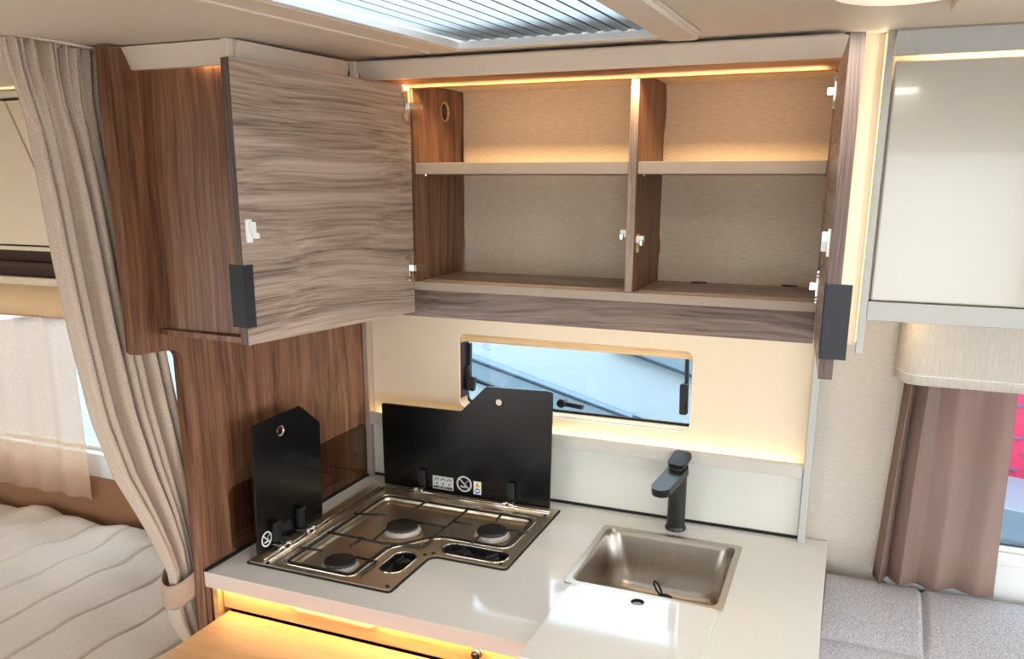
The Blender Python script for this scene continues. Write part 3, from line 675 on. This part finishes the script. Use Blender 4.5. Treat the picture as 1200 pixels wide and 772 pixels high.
area('side_crown_light', (-.930, 1.30, 1.905), (0, math.radians(10), 0), .004, .2, .12, WARM, lb)

# ------------------------------------------------------------------ right overhead cabinet
rc = thing('grey_overhead_cabinet', 'glossy pale grey overhead cabinet above the sofa window', 'cabinet', (.55, 1.63, 1.4846))
MB().box(-.0285, -.0125, YF-.006, 1.795, 1.4375, 1.934).build('side_panel', 'gloss_door', rc, .001)
MB().box(-.012, .0255, YF+.028, YF+.036, 1.4375, 1.934).build('lit_channel', 'crown', rc)
MB().box(.026, .037, YF-.004, 1.795, 1.4286, 1.935).build('side_panel', 'grey_plastic', rc, .001)
MB().box(.0235, .0255, YF+.012, YF+.020, 1.445, 1.93).build('led_strip', 'led_soft', rc)
area('channel_light', (.0215, YF+.016, 1.69), (0, math.radians(90), math.radians(28)), .48, .006, .15, (1, .82, .58), rc)
MB().box(.0375, 1.6, YF, YF+.016, 1.4846, 1.516).build('bottom_rail', 'grey_plastic', rc, .001)
MB().box(.0375, 1.6, YF+.016, 1.795, 1.4846, 1.494).build('bottom_board', 'grey_plastic', rc)
MB().box(.0375, 1.6, YF+.03, YF+.04, 1.516, 1.93).build('carcass_front', 'cream', rc)
MB().box(.0405, .82, YF+.002, YF+.018, 1.5175, 1.889).build('door', 'gloss_door', rc, .003)
MB().box(.824, 1.595, YF+.002, YF+.018, 1.5175, 1.889).build('door', 'gloss_door', rc, .003)
crown_x('crown', .0375, 1.6, 1.446, 1.460, 1.9275, 1.894, 'grey_plastic', rc)
MB().box(.05, 1.59, YF+.004, YF+.010, 1.9215, 1.924).build('led_strip', 'led', rc)
MB().box(.0375, 1.6, 1.457, YF+.03, 1.9285, 1.932).build('crown_soffit_light_block', 'grey_plastic', rc)
area('crown_light', (.82, YF+.004, 1.919), (0, 0, 0), 1.5, .006, 1.6, WARM, rc)
area('underside_light', (.085, 1.66, 1.483), (math.radians(20), 0, 0), .08, .01, .08, WARM, rc)

# ------------------------------------------------------------------ roof light
sl = thing('window_4', 'roof light with pleated white screen in a beige frame', 'skylight', (-.47, .93, 1.92), kind='structure')
def slope(mb, dz=0): mb.v = [(x, y, z+zc(y)+dz) for x, y, z in mb.v]; return mb
slope(MB().prism(rrect(-.725, -.238, .46, 1.366, .03), 'z', -.006, -.0006, [rrect(-.653, -.287, SKY0+.012, SKY1-.006, .006)])).build('frame', 'crown', sl, .003)
slope(MB().prism(rrect(-.289, -.240, .52, 1.345, .012), 'z', -.013, -.0062)).build('frame_step', 'ceiling', sl, .003)
slope(MB().prism(rrect(-.706, -.700, .48, 1.352, .002), 'z', -.009, -.0062)).build('frame_bead', 'crown', sl, .001)
slope(MB().box(-.652, -.640, SKY0+.013, SKY1-.007, -.0055, .006)).build('screen_rail', 'white_plastic', sl, .001)
slope(MB().box(-.640, -.290, SKY1-.020, SKY1-.007, -.0055, .006)).build('screen_rail', 'white_plastic', sl, .001)
slope(MB().box(-.294, -.288, SKY0+.013, SKY1-.007, -.0055, .006)).build('screen_rail', 'car_grey', sl, .001)
NP = 14; x0, x1 = -.639, -.295; pw = (x1-x0)/NP
for i in range(NP):
    xa = x0+i*pw+.0008; xb = xa+pw-.0016; prof = [(xa, .004), (xa+.25*(xb-xa), .0005), ((xa+xb)/2, -.001), (xa+.75*(xb-xa), .0005), (xb, .004)]
    mb = MB().grid([[(x, y, z) for x, z in prof] for y in (SKY0+.014, .8, 1.1, SKY1-.021)])
    slope(mb, .006).build('pleat', 'pleat', sl, smooth='all', solid=.0006)
    if i: slope(MB().tube([(x0+i*pw, SKY0+.014, .0085), (x0+i*pw, SKY1-.021, .0085)], .0011, 6)).build('pleat_cord', 'car_dark', sl)
slope(MB().prism(rrect(SKX0-.02, SKX1+.02, SKY0-.02, SKY1+.02, .03), 'z', .052, .10, [rrect(SKX0, SKX1, SKY0, SKY1, .02)])).build('kerb', 'window_white', sl)
dl = []
for d, z in ((-.02, .101), (0, .13), (.04, .16), (.10, .175)):
    dl.append([(x, y, z+zc(y)) for x, y in rrect(SKX0+d, SKX1-d, SKY0+d, SKY1-d, .04, 5)])
MB().loft(dl, cap1=True).build('dome', 'dome', sl, smooth=True)
slope(MB().box(-.64, -.29, 1.20, 1.34, .060, .070)).build('dome_stay', 'car_grey', sl)

# ceiling lamp and vent
cl = thing('ceiling_lamp', 'flat round ceiling lamp beside the ribbed vent', 'lamp', (.03, 1.03, 1.915))
zl = zc(1.03)
MB().lathe([(.08, -.003), (.09, -.005), (.09, -.009), (.082, -.012)], (.03, 1.03, zl), 40).build('rim', 'ceiling', cl, smooth=True)
MB().lathe([(.08, -.0122), (.072, -.016), (.045, -.018)], (.03, 1.03, zl), 40).build('diffuser', 'lamp_glass', cl, smooth=True)
area('lamp_light', (.03, 1.03, zl-.03), (0, 0, 0), .14, .14, 2.0, (1, .93, .82), cl)
vt = thing('ceiling_vent', 'long ribbed beige air vent on the ceiling', 'vent', (.35, 1.16, 1.915))
slope(MB().box(.09, .80, 1.06, 1.235, -.012, -.001)).build('plate', 'crown', vt, .002)
for i in range(44):
    slope(MB().box(.10+i*.0158, .1075+i*.0158, 1.2352, 1.2385, -.011, -.002)).build('rib', 'ceiling', vt)

# ------------------------------------------------------------------ bedroom side
bed = thing('bed', 'high bed with quilted pale beige bedspread beyond the drape', 'bed', (-2.07, .85, 0))
BX0, BX1, BY0, BY1, BZ = -2.98, -1.165, -.5, 1.755, .685
MB().box(BX0, BX1-.01, BY0, BY1, 0, .46).build('bed_base', 'walnut_v', bed, .003)
rows = []; ny, nx = 90, 420
for j in range(ny+1):
    y = BY0+(BY1-BY0)*j/ny; row = []
    for i in range(nx+1):
        x = BX0+(BX1-BX0)*i/nx
        wob = .012*math.sin(y*5+1)+.008*math.sin(y*11+x*3)
        ph = ((x+wob+1.62)/.15) % 1.0; gd_ = min(ph, 1-ph)
        z = BZ-.009*math.exp(-(gd_/.022)**2)+.006*math.sin(PI*ph)**.5
        cr = max(0, (y-1.0))
        z += .012*cr*(math.sin(x*17+y*9)+.7*math.sin(x*31-y*23)+.6*math.sin(y*37+x*8))
        e = min((x-BX0), (BX1-x), (y-BY0), (BY1-y)); z -= .05*max(0, 1-e/.06)**2
        row.append((x, y, z))
    rows.append(row)
mb = MB().grid(rows)
peri = [(i, 0) for i in range(nx)] + [(nx, j) for j in range(ny)] + [(i, ny) for i in range(nx, 0, -1)] + [(0, j) for j in range(ny, 0, -1)]
n1 = nx+1; base = len(mb.v)
mb.v += [(mb.v[j*n1+i][0], mb.v[j*n1+i][1], .462) for i, j in peri]
Np = len(peri)
for a in range(Np):
    b = (a+1) % Np; i, j = peri[a]; i2, j2 = peri[b]; mb.f.append((j*n1+i, j2*n1+i2, base+b, base+a))
mb.build('bedspread', 'bedspread', bed, smooth='all')
pad = MB().box(-2.99, -1.155, 1.765, 1.7995, .45, .80).build('padded_wall_band', 'brown_pad', None, .012, seg=3)
tag(pad, 'brown padded wall band between the bed and the bedroom window', 'wall padding')

w2 = thing('window_2', 'bedroom window with white frame behind a voile curtain', 'window', (-2.3, YB, BW[2]), kind='structure')
MB().prism(rrect(BW[0]-.05, BW[1]+.035, BW[2]-.075, BW[3]+.04, .04), 'y', YB-.018, YB+.0005, [rrect(BW[0]+.006, BW[1]-.006, BW[2]+.006, BW[3]-.006, .035)]).build('frame', 'window_white', w2, .004)
MB().box(BW[0]-.01, BW[1]+.01, YB+.045, YB+.05, BW[2]-.01, BW[3]+.01).build('pane', 'pane', w2)
MB().box(BW[0], BW[1], YB+.030, YB+.039, BW[2]-.002, BW[2]+.012).build('sash_rail', 'window_white', w2)
bc = thing('cream_overhead_cabinet', 'cream overhead cabinet above the bedroom window', 'cabinet', (-2.3, 1.66, 1.5))
YC = 1.56
MB().box(-2.98, -1.16, YC, 1.795, 1.525, 1.535).build('bottom_board', 'cream', bc)
MB().box(-2.98, -1.16, YC+.02, YC+.03, 1.535, 1.90).build('carcass_front', 'dark_brown', bc)
c2 = py(4, 112, YC); d2 = py(34, 172, YC)
xs = c2.x
MB().prism([(-2.98, 1.54), (-2.98, 1.903), (xs-.002, 1.903), (d2.x+.10, 1.54)], 'y', YC, YC+.018).build('door', 'cream', bc, .002)
MB().prism([(xs+.004, 1.903), (-1.165, 1.903), (-1.165, 1.54), (d2.x+.106, 1.54)], 'y', YC, YC+.018).build('door', 'cream', bc, .002)
MB().box(-2.98, -1.16, YC-.012, 1.795, 1.909, 1.925).build('light_shelf', 'crown', bc, .002)
MB().box(-2.95, -1.2, YC+.02, YC+.026, 1.9255, 1.9275).build('led_strip', 'led', bc)
area('shelf_light', (-2.1, YC+.03, 1.9285), (math.radians(180), 0, 0), 1.6, .006, .30, WARM, bc)
bl = thing('blind_cassette', 'cream blind box with dark brown shadow gap over bedroom window', 'blind', (-2.3, 1.76, 1.38))
MB().box(-2.97, -1.16, 1.775, 1.7990, 1.42, 1.5245).build('backing', 'dark_brown', bl)
MB().box(-2.97, -1.165, 1.748, 1.774, 1.386, 1.424).build('box_front', 'cream', bl, .004)
MB().box(-2.97, -1.165, 1.752, 1.774, 1.450, 1.470).build('rail', 'dark_brown', bl, .003)
val = MB().grid([[(-2.95+1.75*i/40, 1.744+.002*math.sin(i*.9), z) for i in range(41)] for z in (1.40, 1.35, 1.305)]).build('valance_band', 'blind_val', bl, smooth='all', solid=.002)
def drape(name, mat, parent, x0, x1, y, zt, zb, nf, amp, lean=0, ns=110, nz=14, hem=0, taper=0, skew=1, fade=0):
    rows = []
    for j in range(nz+1):
        t = j/nz; z = zt+(zb-zt)*t; row = []
        for i in range(ns+1):
            s = i/ns; xx = x0+(x1-x0)*s + lean*t + taper*t*(s-.5)
            ph = s**skew*nf*2*PI+.35*math.sin(3*t+s*5)
            a = amp*(.75+.25*math.sin(s*9+1))*(1-fade*s)
            row.append((xx+.12*a*math.sin(2*ph), y+a*math.sin(ph)+.002*math.sin(7*t+9*s), z+hem*math.sin(ph*.5)*t))
        rows.append(row)
    return MB().grid(rows).build(name, mat, parent, smooth='all', solid=.0008)
svc = drape('voile_curtain', 'sheer', None, -2.62, -2.105, 1.735, 1.31, .745, 4.5, .010)
tag(svc, 'sheer off-white voile curtain hanging at the bedroom window', 'curtain')

# gathered drape beside the partition
dp = thing('tied_drape', 'greyish beige woollen drape gathered and tied back at the walnut partition', 'curtain', (-1.19, 1.1, .78))
ZS = [1.9135, 1.87, 1.83, 1.78, 1.68, 1.587, 1.45, 1.297, 1.18, 1.08, 1.00, .945, .915, .89, .86, .82, .775]
YLf = [.918, .925, .940, .952, .960, .966, .980, 1.002, 1.036, 1.084, 1.118, 1.138, 1.141, 1.138, 1.134, 1.146, 1.168]
YRt = [1.125, 1.122, 1.120, 1.122, 1.130, 1.140, 1.150, 1.172, 1.192, 1.205, 1.213, 1.214, 1.212, 1.214, 1.216, 1.214, 1.210]
AM = [.016, .015, .010, .018, .026, .030, .032, .032, .032, .030, .026, .020, .016, .019, .026, .028, .024]
FN = 6.5
rows = []
def interp(A, t):
    f = t*(len(A)-1); i = min(int(f), len(A)-2); f -= i; return A[i]*(1-f)+A[i+1]*f
NR, NS = 70, 220
for j in range(NR+1):
    t = j/NR; z = interp(ZS, t); ya, yb_, am = interp(YLf, t), interp(YRt, t), interp(AM, t); row = []
    for i in range(NS+1):
        s = i/NS
        ph = s*FN*2*PI+.9*math.sin(s*7+.6)+.7*math.sin(s*17)*max(0, .3-t)+.25*math.sin(4*t+s*3)
        a = am*(.70+.30*math.sin(s*13+2))
        sh = 2*abs(math.sin(ph/2))**.8-1.15
        xx = -1.193+a*sh+.011*max(0, 1-t*5)*math.sin(s*2*PI*14+1)
        top = max(0, 1-t*9)
        yy = ya+(yb_-ya)*s+.10*a*math.sin(2*ph)
        row.append((min(xx, -1.156), yy, z-top*.003*(1+math.sin(ph*1.7))))
    rows.append(row)
MB().grid(rows).build('cloth', 'curtain', dp, smooth='all', solid=.0022)
tb = []
for j, z in enumerate((.942, .935, .915, .897, .890)):
    d = (0, .002, .003, .002, 0)[j]
    tb.append([(-1.193+(.036+d)*math.cos(2*PI*i/40), 1.172+(.044+d)*math.sin(2*PI*i/40), z+.016*math.sin(2*PI*i/40)+.004*math.cos(2*PI*i/20)) for i in range(40)])
MB().loft(tb).build('tieback', 'tie', dp, smooth='all', solid=.002)
MB().box(-1.215, -1.175, .60, 1.12, 1.912, 1.9165).build('curtain_track', 'crown', dp, .001)

# ------------------------------------------------------------------ dinette side
w3 = thing('window_3', 'sofa window with wide white frame behind the brown curtain', 'window', (.66, YB, DW[2]), kind='structure')
MB().prism(rrect(DW[0]-.04, DW[1]+.05, DW[2]-.105, DW[3]+.02, .02), 'y', YB-.022, YB+.0005, [rrect(DW[0]+.006, DW[1]-.006, DW[2]-.004, DW[3]-.006, .03)]).build('frame', 'window_white', w3, .004)
MB().box(DW[0]-.036, DW[1]+.046, YB-.030, YB-.0225, DW[2]-.020, DW[2]-.006).build('sill_bead', 'window_white', w3, .003)
MB().box(DW[0]-.01, DW[1]+.01, YB+.045, YB+.05, DW[2]-.01, DW[3]+.01).build('pane', 'pane', w3)
MB().box(DW[0], DW[1], YB+.030, YB+.039, DW[2]-.003, DW[2]+.004).build('seal', 'car_dark', w3)
bcu = drape('brown_curtain', 'brown_curtain', None, .128, .318, 1.737, 1.345, .908, 4.0, .026, lean=-.004, ns=160, taper=.03, skew=.55, fade=.75)
tag(bcu, 'brown pleated semi-sheer curtain hanging from the linen shade to the sofa', 'curtain')
rows = []
for j in range(9):
    t = j/8; z = 1.482+(1.334-1.482)*t; row = []
    for i in range(61):
        s = i/60; x = .108+1.1*s; edge = min(1, s/.022)
        row.append((x-.003*t*(1-edge), 1.762-.058*math.sin(edge*PI/2)-.010*t, z+.010*(1-edge)*t*.3))
    rows.append(row)
shd = thing('roman_shade', 'off-white linen shade with stitched hem under the grey cabinet', 'shade', (.65, 1.72, 1.334))
MB().grid(rows).build('cloth', 'shade', shd, smooth='all', solid=.002)
MB().tube([Vector(p)+Vector((0, -.0014, 0)) for p in [(a[0], a[1], a[2]) for a in rows[7]]], .0013, 5).build('hem_stitch', 'white_plastic', shd, smooth='all')
# sofa
so = thing('sofa', 'grey melange upholstered sofa with seamed backrest beside the worktop', 'sofa', (.7, 1.4, 0))
prof = [(1.775, .60), (1.777, .84), (1.770, .876), (1.752, .895), (1.722, .902), (1.685, .898), (1.645, .886), (1.605, .866), (1.575, .842), (1.553, .812), (1.535, .77), (1.518, .70), (1.502, .62), (1.485, .53), (1.475, .47)]
fine = []
for a in range(len(prof)-1):
    for k_ in range(4): t = k_/4; fine.append((prof[a][0]*(1-t)+prof[a+1][0]*t, prof[a][1]*(1-t)+prof[a+1][1]*t))
fine.append(prof[-1])
fine = [fine[0]] + [tuple(sum(fine[i+d][c] for d in (-1, 0, 1))/3 for c in (0, 1)) for i in range(1, len(fine)-1)] + [fine[-1]]
def proj(p):
    d = Vector(p)-CAM; c = d.dot(Fv); return 600+FPX*d.dot(Rv)/c, 450+FPX*d.dot(Dv)/c
rows = []; seamx = .203; seami = min(range(20, len(fine)), key=lambda i_: abs(proj((.06, fine[i_][0], fine[i_][1]))[1]-749))
NSO = 390
for i in range(NSO+1):
    x = .019+1.35*i/NSO; row = []
    g = math.exp(-((x-seamx)/.005)**2)+math.exp(-((x-seamx-.55)/.005)**2)
    puff = .004*math.sin(PI*min(1, max(0, ((x-seamx) % .55)/.55)))
    for q, (y, z) in enumerate(fine):
        g2 = math.exp(-((q-seami)/1.0)**2)
        d = .011*max(g, g2)-puff; row.append((x, y+d*.6 if q > 14 else y, z-d*.7))
    rows.append(row)
mb = MB().grid(rows); n = len(fine)
mb.f.append(tuple(range(n))); mb.f.append(tuple(NSO*n+i for i in reversed(range(n))))
mb.f.append(tuple([i*n for i in range(NSO+1)] + [i*n+n-1 for i in reversed(range(NSO+1))]))
mb.build('backrest', 'sofa', so, smooth=True)
MB().box(.02, 1.36, .95, 1.49, .32, .46).build('seat', 'sofa', so, .03, seg=4)
MB().box(.022, 1.36, .97, 1.77, 0, .318).build('base', 'walnut_v', so, .003)
